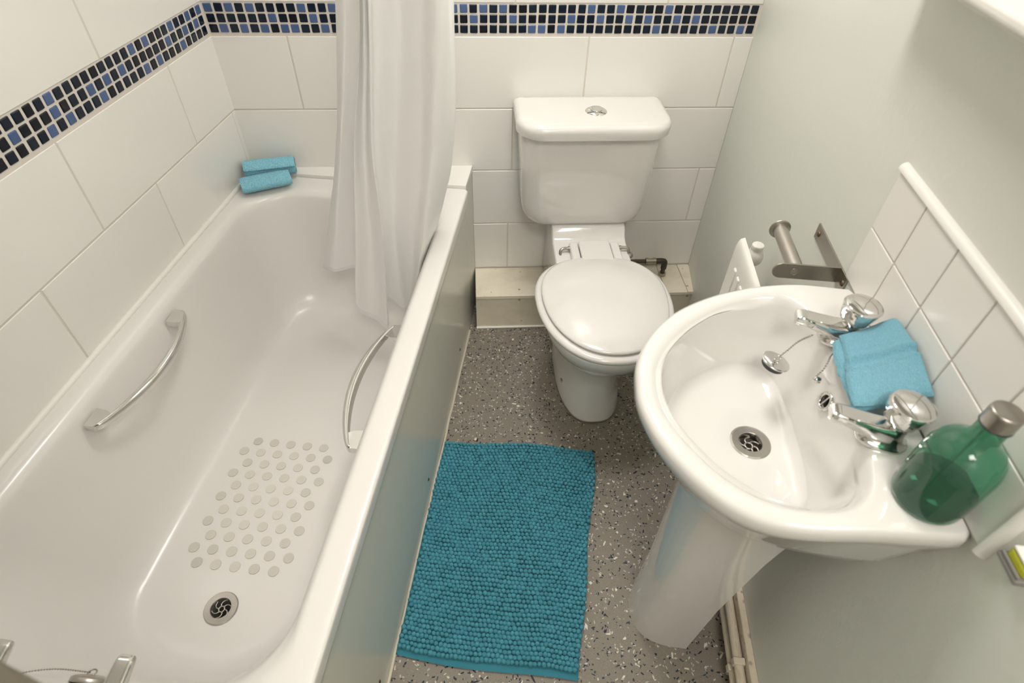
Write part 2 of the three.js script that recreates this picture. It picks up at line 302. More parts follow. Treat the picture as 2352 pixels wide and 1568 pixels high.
// ------------------------------------------------------------------ bath
const BATH = thing('bathtub', 'white acrylic bathtub with chrome grips along the left wall', 'bathtub', [0, 0, 0]);
{
  //        y     x0    x1    z0    z1   rBack rTap
  const keys = [
    [.540, .003, .7075, .020, 1.553, .012, .012],
    [.568, .003, .7085, .020, 1.553, .012, .012],
    [.5755, .005, .706, .022, 1.551, .012, .012],
    [.578, .010, .700, .027, 1.547, .012, .012],
    [.578, .022, .684, .052, 1.528, .05, .05],
    [.5775, .034, .668, .074, 1.505, .10, .10],
    [.575, .044, .657, .090, 1.487, .125, .13],
    [.567, .053, .649, .102, 1.476, .135, .15],
    [.552, .060, .642, .110, 1.460, .14, .16],
    [.50, .067, .632, .120, 1.432, .14, .17],
    [.42, .076, .617, .134, 1.408, .14, .18],
    [.34, .088, .598, .150, 1.388, .14, .18],
    [.28, .100, .580, .165, 1.372, .14, .18],
    [.235, .113, .562, .185, 1.355, .135, .175],
    [.205, .135, .536, .215, 1.333, .13, .165],
    [.193, .163, .506, .25, 1.31, .12, .15],
    [.190, .195, .475, .29, 1.27, .11, .11],
  ];
  const cols = keys[0].length, curves = []; for (let c = 0; c < cols; c++) curves.push(keys.map(k => k[c]));
  const cat = (a, t) => { const i = Math.min(Math.floor(t), a.length - 2), f = t - i, p0 = a[Math.max(0, i - 1)], p1 = a[i], p2 = a[i + 1], p3 = a[Math.min(a.length - 1, i + 2)]; const m1 = (p2 - p0) / 2, m2 = (p3 - p1) / 2, f2 = f * f, f3 = f2 * f; return (2 * f3 - 3 * f2 + 1) * p1 + (f3 - 2 * f2 + f) * m1 + (-2 * f3 + 3 * f2) * p2 + (f3 - f2) * m2; };
  const rings = [], sub = 4;
  for (let i = 0; i <= (keys.length - 1) * sub; i++) { const t = i / sub, k = curves.map(c => cat(c, t)); const [y, x0, x1, z0, z1, rb, rt] = k; rings.push(rrect(x0, x1, z0, z1, [rb, rb, rt, rt], Math.min(y, .5782), 14, 10)); }
  const dx = .336, dz = 1.203, y = .1922;
  const last = rings[rings.length - 1], toDrain = (p, t) => { const d = V(p.x - dx, 0, p.z - dz).normalize(); return p.clone().lerp(V(dx + .0215 * d.x, .190, dz + .0215 * d.z), t); };
  for (const t of [.3, .6, .85, 1]) rings.push(last.map(p => toDrain(p, t)));
  part('tub_shell', loft(rings), M.acrylic, BATH);
  const fl = toCreasedNormals(lathe([[.0215, -.010], [.0215, .0008], [.0225, .0018], [.0345, .0012], [.0365, -.001]], 64), .35); fl.translate(dx, y, dz);
  const drain = part('drain', fl, M.brushed, BATH, 'round steel plughole with a spiral grate');
  const wp = lathe([[.0215, -.002], [.0215, -.150], [0, -.150]], 40); wp.translate(dx, y, dz); part('waste_pipe', wp, M.waste, drain);
  part('grate', spiralGrate(dx, y - .006, dz, .021), M.brushed, drain);
  // grip studs on the floor
  const r = rng(60), dg = new THREE.CylinderGeometry(.0122, .0125, .0008, 28);
  const tones = [.60, .65, .69, .725].map(k => std(lin(k, k * .955, k * .86), .75));
  for (let i = 0; i < 11; i++) { const n = i % 2 ? 6 : 5, x0 = i % 2 ? .2085 : .2325; for (let k = 0; k < n; k++) {
    const mid = Math.hypot((i - 5.5) / 3.2, (x0 + k * .0462 - .315) / .07); const m = part('antislip_dot', dg, tones[clamp(Math.floor(3.6 - 1.5 * Math.min(mid, 2) + r() * 1.2), 0, 3)], BATH);
    m.position.set(x0 + k * .0462, .1914, .766 + i * .0344); } }
  grip(V(.083, .535, .640), V(.083, .535, 1.0), V(1, -.06, 0), .045, 'bent chrome grip on the wall side of the tub');
  grip(V(.624, .530, .620), V(.624, .530, .985), V(-1, -.06, 0), .045, 'bent chrome grip on the room side of the tub');
}
function spiralGrate(cx, y, cz, R) {
  const gs = []; const ring = new THREE.TorusGeometry(.0062, .0016, 8, 28); ring.rotateX(Math.PI / 2); ring.translate(cx, y, cz); gs.push(ring);
  for (let i = 0; i < 6; i++) { const a = i / 6 * 6.283, pts = []; for (let k = 0; k <= 5; k++) { const t = k / 5, rr = lerp(.0068, R, t), b = a + .75 * t * t; pts.push(V(cx + rr * Math.cos(b), y, cz + rr * Math.sin(b))); } const t = tube(pts, .0015, 12, 6); gs.push(t); }
  return merge(gs);
}
function grip(a, b, out, bow, label) {
  const rings = [], n = 56, d = b.clone().sub(a).normalize(); out = out.clone().normalize();
  const up = d.clone().cross(out).normalize();
  for (let i = 0; i <= n; i++) {
    const t = i / n, s = Math.sin(Math.PI * t), off = bow * Math.pow(s, .75) + .004, c = a.clone().lerp(b, t).addScaledVector(out, off), rg = [];
    const w = lerp(.009, .013, s), h = lerp(.0055, .0100, s); for (let k = 0; k < 16; k++) { const q = k / 16 * 6.283, cc = Math.cos(q), ss = Math.sin(q); rg.push(c.clone().addScaledVector(up, w * Math.sign(cc) * Math.pow(Math.abs(cc), .7)).addScaledVector(out, h * Math.sign(ss) * Math.pow(Math.abs(ss), .8))); }
    rings.push(rg);
  }
  const bar = part('grip', loft(rings, { capStart: true, capEnd: true }), M.chrome, BATH, label);
  for (const [p, s] of [[a, 1], [b, -1]]) {
    const rs = [];
    for (const [o, l0, l1, w] of [[-.016, -.002, .044, .0085], [.003, -.001, .043, .008], [.012, .006, .040, .0075], [.021, .022, .036, .007]]) { const rg = []; for (const [u, v] of [[l0, -w], [l1, -w], [l1, w], [l0, w]]) rg.push(p.clone().addScaledVector(out, o).addScaledVector(d, s * u).addScaledVector(up, v)); rs.push(rg); }
    part('grip_foot', loft(rs, { capStart: true, capEnd: true, crease: .6 }), M.chrome, bar);
  }
}
{ // bath panel
  const g = part('side_panel', boxUV(box(.688, .6985, .004, .556, .0205, 1.552, .0015)), M.panel, BATH, 'glossy sage beige side panel');
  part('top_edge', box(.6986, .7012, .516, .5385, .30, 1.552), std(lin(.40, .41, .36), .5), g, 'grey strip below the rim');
  for (const z of [.247, .766, 1.28]) { const s = lathe([[0, .003], [.003, .0026], [.005, .001], [.0052, 0]], 16); s.rotateZ(-Math.PI / 2); s.translate(.6985, .087, z); part('screw', s, M.brass, g); }
}

// ------------------------------------------------------------------ taps
function makeTap(name, label, group, pos, turn, S, reach = 1) {       // local: spout points to +z, base at y = 0
  const g = thing(name, label, 'tap', pos, turn, group);
  const sc = a => a * S;
  const ring = (y, rx, zb, zf, n = 28) => { const out = []; for (let i = 0; i < n; i++) { const t = i / n * 6.283; const c = Math.cos(t), s = Math.sin(t); out.push(V(sc(rx * Math.sign(c) * Math.pow(Math.abs(c), .85)), sc(y), sc(-s * (s < 0 ? zf : zb)))); } return out; };
  part('base', loft([ring(0, .0235, .0235, .040), ring(.004, .0235, .0235, .040), ring(.0065, .022, .022, .038), ring(.010, .0165, .0165, .030), ring(.020, .0145, .0145, .024), ring(.034, .013, .013, .016), ring(.040, .012, .012, .012)], { capEnd: true }), M.chrome, g);
  // spout: wedge rising off the body, flat topped, with a turned down nose
  const sec = (z, yb, yt, w, r = .28) => { const out = []; const h = (yt - yb) / 2, cy = (yt + yb) / 2; for (let i = 0; i < 20; i++) { const t = i / 20 * 6.283, c = Math.cos(t), s = Math.sin(t); out.push(V(sc(w * Math.sign(c) * Math.pow(Math.abs(c), r + .2)), sc(cy + h * Math.sign(s) * Math.pow(Math.abs(s), r + .2)), sc(z * reach))); } return out; };
  const sp = part('spout', loft([sec(.004, .006, .034, .0165), sec(.022, .007, .034, .0165), sec(.037, .012, .0355, .0155), sec(.053, .0185, .0375, .0145), sec(.066, .0235, .0395, .0138), sec(.0745, .0245, .0405, .0130), sec(.080, .0255, .0395, .0118), sec(.0825, .0275, .0375, .010)], { capStart: true, capEnd: true, crease: .7 }), M.chrome, g);
  part('nozzle', (() => { const q = lathe([[0, -.004], [.0068, -.004], [.0078, -.003], [.0078, .008]], 24); q.scale(S, S, S); q.translate(0, sc(.0245), sc(.0735 * reach)); return q; })(), M.chrome, sp);
  // knob: faceted, flaring upwards, with a domed round top
  const kr = (y, r, f) => { const out = []; for (let i = 0; i < 32; i++) { const t = i / 32 * 6.283; const fac = 1 - f * (.5 - .5 * Math.cos(4 * t)); out.push(V(sc(r * fac * Math.cos(t)), sc(y), -sc(r * fac * Math.sin(t)))); } return out; };
  const kb = part('knob', loft([kr(.036, .0145, .0), kr(.040, .0185, .12), kr(.048, .0245, .17), kr(.060, .0275, .14), kr(.067, .0280, .07), kr(.0705, .0276, 0), kr(.0725, .0262, 0)], { capStart: true, capEnd: true, crease: .5 }), M.chrome, g);
  part('cap', (() => { const q = lathe([[0, .0762], [.010, .0758], [.018, .0746], [.0235, .0732], [.0250, .0718], [.0250, .071]], 40); q.scale(S, S, S); return q; })(), M.chrome, kb);
  return g;
}
const SB = .8985;            // basin tap ledge height
makeTap('basin_tap', 'chrome basin tap with faceted knob at the toilet side of the basin', 'basin taps', [1.457, SB, .936], -Math.PI / 2 - .12, 1.0);
makeTap('basin_tap', 'chrome basin tap with faceted knob beside the green bottle', 'basin taps', [1.457, SB, 1.126], -Math.PI / 2 - .16, 1.0);
makeTap('bath_tap', 'chrome bath tap beside the tiled wall at the left edge', 'bath taps', [.262, .577, 1.521], Math.PI, 1.0, 1.27);
makeTap('bath_tap', 'chrome bath tap nearer the room at the bottom edge', 'bath taps', [.446, .577, 1.520], Math.PI, 1.0, 1.27);

function beadChain(pts, step, r, seg = 6) {
  const c = new THREE.CatmullRomCurve3(pts, false, 'centripetal'), n = Math.max(2, Math.round(c.getLength() / step)), gs = [], s = new THREE.SphereGeometry(r, seg, seg - 1);
  for (const p of c.getSpacedPoints(n)) gs.push(s.clone().translate(p.x, p.y, p.z));
  gs.push(new THREE.TubeGeometry(c, n * 2, r * .3, 4)); return merge(gs);
}
function plugGeo(R) { return [lathe([[0, .0045], [R * .9, .0045], [R, .0035], [R, .0015], [R * .97, .0015]], 40), lathe([[0, -.009], [R * .74, -.009], [R * .8, -.0075], [R * .86, .001], [R * .97, .0014]], 40), (() => { const t = new THREE.TorusGeometry(.0045, .0008, 6, 20); t.scale(1, 1.3, 1); t.translate(0, .0095, 0); return t; })()]; }

// ------------------------------------------------------------------ basin and pedestal
const BZ = 1.03;
const BASIN = thing('wash_basin', 'white ceramic pedestal wash basin on the right wall', 'basin', [0, 0, 0]);
{
  // half outlines [x, half width], resampled by angle round (cx, BZ)
  const cx = 1.33;
  const sampler = pts => { const c = new THREE.CatmullRomCurve3(pts.map(([x, h]) => V(x, 0, h)), false, 'centripetal').getPoints(400); return c; };
  const outline = pts => { const P = sampler(pts); const poly = P.map(p => [p.x, p.z]).concat(P.slice().reverse().map(p => [p.x, -p.z])); return a => { // ray cast
      const dx = Math.cos(a), dz = -Math.sin(a); let best = 0; for (let i = 0; i < poly.length; i++) { const [x1, z1] = poly[i], [x2, z2] = poly[(i + 1) % poly.length]; const ex = x2 - x1, ez = z2 - z1, den = dx * ez - dz * ex; if (Math.abs(den) < 1e-12) continue; const t = ((x1 - cx) * ez - z1 * ex) / den, u = ((x1 - cx) * dz - z1 * dx) / den; if (t > 0 && u >= 0 && u <= 1) best = Math.max(best, t); } return best; }; };
  const outer = outline([[1.1385, 0], [1.1395, .03], [1.149, .068], [1.169, .112], [1.207, .164], [1.252, .202], [1.29, .221], [1.34, .2315], [1.43, .2325], [1.5125, .2285]]);
  const inner = outline([[1.1665, 0], [1.169, .03], [1.181, .068], [1.208, .113], [1.245, .155], [1.29, .187], [1.34, .202], [1.385, .199], [1.415, .172], [1.430, .115], [1.434, .05], [1.435, 0]]);
  const mid = outline([[1.205, 0], [1.207, .03], [1.218, .06], [1.242, .095], [1.272, .122], [1.305, .14], [1.345, .148], [1.375, .142], [1.395, .118], [1.403, .08], [1.406, .04], [1.406, 0]]);
  const under = outline([[1.235, 0], [1.238, .04], [1.26, .09], [1.31, .13], [1.37, .15], [1.45, .16], [1.5125, .16]]);
  const N = 168, ang = []; for (let i = 0; i < N; i++) ang.push((i + .37) / N * 2 * Math.PI);
  const O = ang.map(outer), I = ang.map(inner), Q = ang.map(mid), U = ang.map(under);
  const rimY = x => .8665 + .033 * sstep(1.24, 1.44, x);
  const at = (i, r, y) => V(cx + r * Math.cos(ang[i]), y, BZ - r * Math.sin(ang[i]));
  const rings = [], ringAt = fn => rings.push(ang.map((a, i) => fn(i)));
  const X = (i, r) => cx + r * Math.cos(ang[i]);
  ringAt(i => at(i, U[i] * .6, .668)); ringAt(i => at(i, U[i] * .9, .684)); ringAt(i => at(i, lerp(U[i], O[i], .22), .715)); ringAt(i => at(i, lerp(U[i], O[i], .5), .760));
  ringAt(i => at(i, lerp(U[i], O[i], .78), rimY(X(i, O[i])) - .062));
  ringAt(i => at(i, O[i] - .005, rimY(X(i, O[i])) - .036)); ringAt(i => at(i, O[i], rimY(X(i, O[i])) - .022)); ringAt(i => at(i, O[i] + .0002, rimY(X(i, O[i])) - .010));
  ringAt(i => at(i, O[i] - .0025, rimY(X(i, O[i])) - .003)); ringAt(i => at(i, O[i] - .008, rimY(X(i, O[i])))); 
  for (const t of [.35, .7]) ringAt(i => at(i, lerp(O[i] - .008, I[i] + .006, t), rimY(X(i, lerp(O[i] - .008, I[i] + .006, t))) + .0005));
  ringAt(i => at(i, I[i] + .004, rimY(X(i, I[i])) - .0015)); ringAt(i => at(i, I[i] - .002, rimY(X(i, I[i])) - .006)); ringAt(i => at(i, I[i] - .008, rimY(X(i, I[i])) - .016));
  for (let k = 2; k < 32; k++) { const t = k / 32, y = lerp(.872, .770, t); ringAt(i => at(i, lerp(I[i] - .009, Q[i], Math.pow(t, 1.1)), Math.min(y, rimY(X(i, I[i])) - .018 - (t - .25) * .08))); }
  ringAt(i => at(i, Q[i], .770)); ringAt(i => at(i, Q[i] * .90, .7615));
  // floor converges on the drain
  const dx = 1.342, dz = 1.036, dr = .028;
  const floorRing = (t, y) => ringAt(i => { const p = at(i, Q[i] * .90, y), q = V(dx + dr * Math.cos(ang[i]), y, dz - dr * Math.sin(ang[i])); return p.lerp(q, t); });
  floorRing(.2, .7575); floorRing(.5, .7535); floorRing(.8, .7508); floorRing(1, .7490);
  const bowl = loft(rings), OC = V(1.4195, .858, 1.03);          // opening for the overflow
  { const p = bowl.attributes.position, ix = bowl.index.array, keep = []; const c = V(0, 0, 0), q = V(0, 0, 0); for (let i = 0; i < ix.length; i += 3) { c.set(0, 0, 0); for (let k = 0; k < 3; k++) c.add(q.fromBufferAttribute(p, ix[i + k])); c.multiplyScalar(1 / 3); if (c.distanceTo(OC) > .0122) keep.push(ix[i], ix[i + 1], ix[i + 2]); } bowl.setIndex(keep); }
  part('bowl', bowl, M.ceramic, BASIN);
  const fl = toCreasedNormals(lathe([[.0185, -.014], [.0185, .0002], [.0195, .0012], [.0300, .0014], [.0325, 0]], 64), .35); fl.translate(dx, .7500, dz);
  const d = part('drain', fl, M.brushed, BASIN, 'round steel plughole with a spiral grate');
  const wp = lathe([[.0186, -.012], [.0186, -.12], [0, -.12]], 40); wp.translate(dx, .75, dz); part('waste_pipe', wp, M.waste, d);
  part('grate', spiralGrate(dx, .7395, dz, .018), M.brushed, d);
  // overflow ring on the back wall of the bowl
  const of = new THREE.TorusGeometry(.0125, .003, 10, 36); of.scale(1, 1, .8); const od = lathe([[.0135, .001], [.0130, -.01], [.0130, -.06], [0, -.06]], 28); od.rotateX(Math.PI / 2); const ob = box(-.0012, .0012, -.011, .011, -.001, .001);
  const T = new THREE.Matrix4().makeRotationY(-Math.PI / 2).premultiply(new THREE.Matrix4().makeRotationZ(-.33)).setPosition(1.4195, .858, 1.03);
  const o = part('overflow', of.applyMatrix4(T), M.chrome, BASIN, 'small chrome overflow ring'); part('overflow_channel', od.applyMatrix4(T), M.waste, o); part('overflow_bar', ob.applyMatrix4(T), M.chrome, o);
}
{ // pedestal: tapered, rounded front, flat sides, open back
  const ring = (y, xf, xb, hw) => { const out = []; const n = 40; for (let i = 0; i <= n; i++) { const t = -Math.PI / 2 + Math.PI * i / n; out.push(V(lerp(xb, xf, Math.pow(Math.cos(t), .62)), y, 1.012 + (y / .7) * .018 + hw * Math.sign(Math.sin(t)) * Math.pow(Math.abs(Math.sin(t)), .85))); } return out; };
  const lv = [[0, 1.266, 1.402, .092], [.02, 1.267, 1.402, .0915], [.25, 1.272, 1.41, .090], [.5, 1.268, 1.425, .096], [.62, 1.262, 1.435, .103], [.705, 1.254, 1.445, .112]];
  const out = lv.map(l => ring(...l)), inn = lv.map(([y, a, b, h]) => ring(y, a + .012, b, h - .012)).reverse();
  const rings = [...out, ...inn, out[0].map(p => p.clone())];
  part('pedestal', loft(rings, { closed: false, crease: .7 }), M.ceramic, BASIN, 'ceramic pedestal column');
}
{ // basin plug on its bead chain, hung over the far tap
  const g = thing('basin_plug', 'chrome basin plug on a bead chain hanging from the far basin tap', 'plug', [0, 0, 0]);
  const [a, b, c] = plugGeo(.0235), T = new THREE.Matrix4().makeRotationFromQuaternion(new THREE.Quaternion().setFromUnitVectors(V(0, 1, 0), V(.24, .97, -.06).normalize())).setPosition(1.3705, .841, .940);
  part('disc', a.applyMatrix4(T), M.chrome, g); part('seal', b.applyMatrix4(T), M.rubber, g); part('ring', c.applyMatrix4(T), M.chrome, g);
  part('chain', beadChain([V(1.3755, .852, .9355), V(1.380, .868, .939), V(1.388, .892, .942), V(1.398, .918, .952)], .0041, .0017), M.steel, g);
  part('chain', beadChain([V(1.4065, .880, 1.0), V(1.412, .893, .998), V(1.4175, .9015, .990), V(1.424, .903, .978), V(1.432, .9025, .971), V(1.4365, .9025, .9735)], .0041, .0017), M.steel, g);
  const st = lathe([[0, .008], [.003, .0075], [.0045, .005], [.0055, .001], [.0055, -.002]], 18), Ts = new THREE.Matrix4().makeRotationZ(Math.PI / 2 - .3).setPosition(1.412, .871, 1.0);
  part('chain_stay', st.applyMatrix4(Ts), M.chrome, g);
}
{ // overflow plate on the tap end of the tub, with the plug chain
  const pl = lathe([[0, .0075], [.012, .007], [.024, .005], [.0285, .002], [.029, -.004]], 40), T = new THREE.Matrix4().makeRotationX(-1.32).setPosition(.340, .498, 1.4285);
  part('overflow_plate', pl.applyMatrix4(T), M.brushed, BATH, 'round steel overflow plate at the tap end');
  const g = thing('bath_plug', 'bath plug with bead chain at the tap end of the bathtub', 'plug', [0, 0, 0]);
  const [a, b, c] = plugGeo(.024); for (const q of [a, b, c]) q.translate(.345, .5885, 1.527);
  part('disc', a, M.brushed, g); part('seal', b, M.rubber, g); part('ring', c, M.chrome, g);
  part('chain', beadChain([V(.345, .600, 1.527), V(.325, .598, 1.50), V(.275, .582, 1.470), V(.245, .540, 1.446), V(.255, .512, 1.429), V(.285, .504, 1.421), V(.333, .500, 1.419)], .0038, .0015), M.steel, g);
  part('chain_ring', (() => { const t = new THREE.TorusGeometry(.006, .0012, 6, 20); t.rotateX(1.0); t.translate(.338, .502, 1.419); return t; })(), M.steel, g);
}

// ------------------------------------------------------------------ toilet
{
  const g = thing('toilet', 'white close coupled toilet with its lid closed', 'toilet', [1.05, 0, -.1748], TH);
  // pan
  const pc = .02;
  const pr = (y, z0, z1, hw, e = .9, eb = .55) => { const zc = lerp(z0, z1, .48), out = []; for (let i = 0; i < 64; i++) { const t = i / 64 * 6.283, c = Math.cos(t), s = Math.sin(t); const front = s < 0; out.push(V(pc + hw * Math.sign(c) * Math.pow(Math.abs(c), front ? e : eb), y, front ? zc + (z1 - zc) * Math.pow(-s, .95) : zc - (zc - z0) * Math.pow(s, eb))); } return out; };
  const panGeo = loft([pr(0, .20, .628, .108, .72), pr(.012, .20, .628, .108, .72), pr(.03, .20, .622, .106, .72), pr(.06, .20, .614, .102, .74), pr(.09, .2, .608, .094, .82), pr(.15, .2, .604, .090), pr(.195, .2, .607, .094), pr(.225, .24, .620, .104, .9, .75), pr(.262, .30, .652, .126, .9, .95), pr(.30, .30, .692, .150, .9, .95), pr(.34, .30, .724, .168, .9, .95), pr(.375, .30, .742, .178, .9, .95), pr(.398, .30, .748, .181, .9, .95), pr(.404, .305, .744, .177, .9, .95)], { capStart: true, capEnd: true });
  { const A = new Brush(panGeo), cg = new THREE.CylinderGeometry(.0078, .0078, .07, 20); const hd = V(-.62, .45, .64).normalize(); cg.applyQuaternion(new THREE.Quaternion().setFromUnitVectors(V(0, 1, 0), hd)); cg.translate(-.076 - .02 * hd.x, .058 - .02 * hd.y, .488 - .02 * hd.z); const B = new Brush(cg); A.updateMatrixWorld(); B.updateMatrixWorld(); const ev = new Evaluator(); ev.useGroups = false; ev.attributes = ['position', 'normal', 'uv']; const r = ev.evaluate(A, B, SUBTRACTION); part('pan', r.geometry, M.ceramic, g); }
  const pf = extrude([[-.165, .20], [-.02, .20], [-.02, .4535], [-.158, .4535], [-.176, .449], [-.196, .424], [-.215, .416], [-.34, .408], [-.37, .36], [-.30, .20]].map(([z, y]) => [z, y]), .226, .008);
  pf.rotateY(Math.PI / 2); pf.translate(pc - .113, 0, 0); part('pan_platform', toCreasedNormals(pf, .5), M.ceramic, g);
  const fs = new THREE.SphereGeometry(.0058, 16, 10); fs.translate(-.076 + .034 * .62, .058 - .034 * .45, .488 - .034 * .64); part('fixing_screw', fs, M.brass, g, 'rusty screw deep in the fixing hole of the foot');
  // cistern
  const cr = (y, hw, z1, r, z0 = .006) => rrect(-hw, hw, z0, z1, [.012, .012, r, r], y, 10, 8);
  part('cistern', loft([cr(.4555, .125, .135, .03, .03), cr(.457, .150, .155, .04, .015), cr(.464, .170, .168, .05), cr(.478, .187, .174, .055), cr(.50, .197, .177, .058), cr(.53, .2015, .179, .058), cr(.62, .205, .183, .058), cr(.78, .2105, .190, .058)], { capStart: true, capEnd: true }), M.ceramic, g);
  part('cistern_lid', loft([cr(.773, .214, .216, .075), cr(.7735, .221, .224, .078), cr(.778, .2255, .2285, .08), cr(.797, .2265, .2295, .08), cr(.806, .2245, .2275, .08), cr(.8125, .219, .222, .078, .010), cr(.8155, .210, .213, .074, .016), cr(.8165, .19, .195, .07, .03)], { capStart: true, capEnd: true }), M.ceramic, g);
  // flush button: domed surround, two push pads
  const bx = .009, by = .8165, bz = .122;
  const dm = lathe([[0, .0078], [.015, .0076], [.0195, .0066], [.0205, .006], [.027, .0042], [.031, .0018], [.0322, 0]], 48); dm.translate(bx, by, bz);
  const bt = part('flush_button', dm, M.chrome, g, 'round chrome flush button in two halves');
  const half = (big) => { const s = new THREE.Shape(), R = .0185; const arc = []; for (let i = 0; i <= 24; i++) { const a = big ? lerp(-2.3, 2.3 - .6, i / 24) : lerp(1.8, 2 * Math.PI - 2.4, i / 24); arc.push([R * Math.cos(a), R * Math.sin(a)]); } const cut = []; for (let i = 1; i < 8; i++) { const a = arc[24], b = arc[0], t = i / 8; cut.push([lerp(a[0], b[0], t) + (big ? -1 : -1) * .004 * Math.sin(Math.PI * t), lerp(a[1], b[1], t)]); } [...arc, ...cut].forEach(([x, y], i) => i ? s.lineTo(x, y) : s.moveTo(x, y)); const e = new THREE.ExtrudeGeometry(s, { depth: .0012, bevelEnabled: true, bevelSize: .0005, bevelThickness: .0005, bevelSegments: 2 }); e.rotateX(-Math.PI / 2); e.rotateY(.5); e.translate(bx, by + .0072, bz); return e; };
  part('push_pad', half(true), M.chrome, bt); part('push_pad', half(false), M.chrome, bt);
  // seat and lid
  const egg = (y, s, dz = 0) => { const out = []; for (let i = 0; i < 72; i++) { const t = i / 72 * 6.283, c = Math.cos(t), q = Math.sin(t), front = q < 0, zc = .485; out.push(V(pc + (.183 + s) * Math.sign(c) * Math.pow(Math.abs(c), front ? .93 : .8), y, front ? zc + (.252 + s) * Math.pow(-q, .98) : zc - (.172 + s) * Math.pow(q, .9))); } return out; };
  part('seat', loft([egg(.4055, .008), egg(.408, .015), egg(.415, .018), egg(.421, .0165), egg(.4255, .010), egg(.4265, -.004)], { capStart: true, capEnd: true }), M.seat, g);
  const lidRings = [egg(.4285, -.008), egg(.4300, -.0025), egg(.4335, 0), egg(.4375, -.001), egg(.4405, -.006), egg(.4428, -.014)];
  for (let k = 1; k <= 9; k++) { const t = k / 9, f = 1 - t; lidRings.push(egg(.4428, -.014).map(p => { const q = V(lerp(pc, p.x, f), 0, lerp(.49, p.z, f)); const rr = Math.hypot((q.x - pc) / .17, (q.z - .49) / (q.z > .49 ? .24 : .16)); q.y = .4428 + .021 * (1 - Math.pow(Math.min(rr, 1), 2.6)); return q; })); }
  const lid = part('lid', loft(lidRings, { capStart: true, capEnd: true }), M.seat, g);
  part('lid_tongue', box(-.022, .078, .424, .4445, .232, .345, .006, 3), M.seat, lid);
  part('hinge_block', box(-.052, -.024, .420, .4405, .236, .33, .006, 3), M.seat, g); part('hinge_block', box(.080, .108, .420, .4405, .236, .33, .006, 3), M.seat, g);
  for (const s of [-1, 1]) {
    const x0 = s < 0 ? -.052 : .108, xo = s * .03;
    const h = part('hinge', tube([V(x0 - s * .004, .434, .262), V(x0 + s * .010, .434, .262), V(x0 + s * .022, .434, .263), V(x0 + s * .0285, .430, .266), V(x0 + s * .0305, .420, .271), V(x0 + s * .0305, .412, .272)], .0048, 30, 12), M.steel, g, 'bent chrome seat hinge');
    part('hinge_collar', cyl(V(x0, .434, .262), V(x0 + s * .006, .434, .262), .0072, .0072, 16), M.steel, h);
    const dc = lathe([[0, .008], [.007, .0075], [.013, .004], [.015, 0], [.015, -.004]], 28); dc.translate(x0 + s * .0305, .4125, .272); part('hinge_disc', dc, M.steel, h);
  }
}
{ // cistern feed pipe with its service valve
  const g = thing('water_pipe', 'dark metal feed pipe with valve rising from the boxing beside the toilet', 'pipe', [0, 0, 0]);
  const y = .232, n = V(Math.cos(TH), 0, -Math.sin(TH)), o = V(1.404, y, -.1635), P = (s, dy = 0) => o.clone().addScaledVector(n, s).setY(y + dy);
  part('pipe', tube([P(-.20), P(-.15), P(-.08), P(-.012), P(-.003, -.003), P(0, -.012), P(.0, -.035), P(.0, -.066)], .0078, 60, 14), M.pipeDark, g);
  part('elbow', tube([P(-.034), P(-.014), P(-.003, -.003), P(0, -.014), P(0, -.034)], .0108, 30, 16), M.pipeDark, g);
  const v = part('valve', cyl(P(-.066), P(-.044), .0105, .0105, 18), M.pipeBright, g, 'tarnished service valve');
  part('nut', cyl(P(-.074), P(-.064), .0128, .0128, 6), M.pipeBright, v); part('nut', cyl(P(-.046), P(-.036), .0128, .0128, 6), M.pipeBright, v);
  part('collar', cyl(P(0, -.066), P(0, -.052), .0135, .0125, 16), M.pipeBright, g);
}

// ------------------------------------------------------------------ right wall fittings
{ // toilet roll holder
  const g = thing('toilet_roll_holder', 'empty stainless steel toilet roll holder on the right wall', 'roll holder', [0, 0, 0]);
  part('wall_plate', box(W - .003, W, .866, .897, .596, .776, .0006, 1), M.steel, g);
  const s = new THREE.Shape(); s.moveTo(0, 0); s.lineTo(-.100, 0); s.absarc(-.100, .0155, .0155, -Math.PI / 2, Math.PI / 2, true); s.lineTo(0, .031); s.closePath();
  const ag = new THREE.ExtrudeGeometry(s, { depth: .0028, bevelEnabled: true, bevelSize: .0003, bevelThickness: .0003, bevelSegments: 2, curveSegments: 20 }); ag.translate(W - .003, .866, .740);
  part('arm', ag, M.steel, g);
  const cx = 1.437, cy = .8815;
  const rl = part('roller', cyl(V(cx, cy, .740), V(cx, cy, .605), .0135, .0135, 40), M.brushed, g);
  const fl = lathe([[.0135, 0], [.0195, .001], [.0205, .0025], [.0195, .004], [.0, .0045]], 36); fl.rotateX(-Math.PI / 2); fl.translate(cx, cy, .607); part('end_flange', fl, M.brushed, rl);
  const sc = lathe([[0, .0008], [.0062, .0008], [.0066, 0]], 24); sc.rotateX(Math.PI / 2); sc.translate(cx - .005, cy, .7432); const sm = part('arm_screw', sc, M.brushed, g); 
  const ring = new THREE.TorusGeometry(.0068, .0006, 6, 28); ring.translate(cx - .005, cy, .7436); part('screw_rim', ring, M.steel, sm);
  for (const z of [.612, .766]) { const q = lathe([[0, .0035], [.0035, .003], [.0055, .001], [.0058, 0]], 16); q.rotateZ(Math.PI / 2); q.translate(W - .003, .8815, z); part('wall_screw', q, M.brass, g); }
}
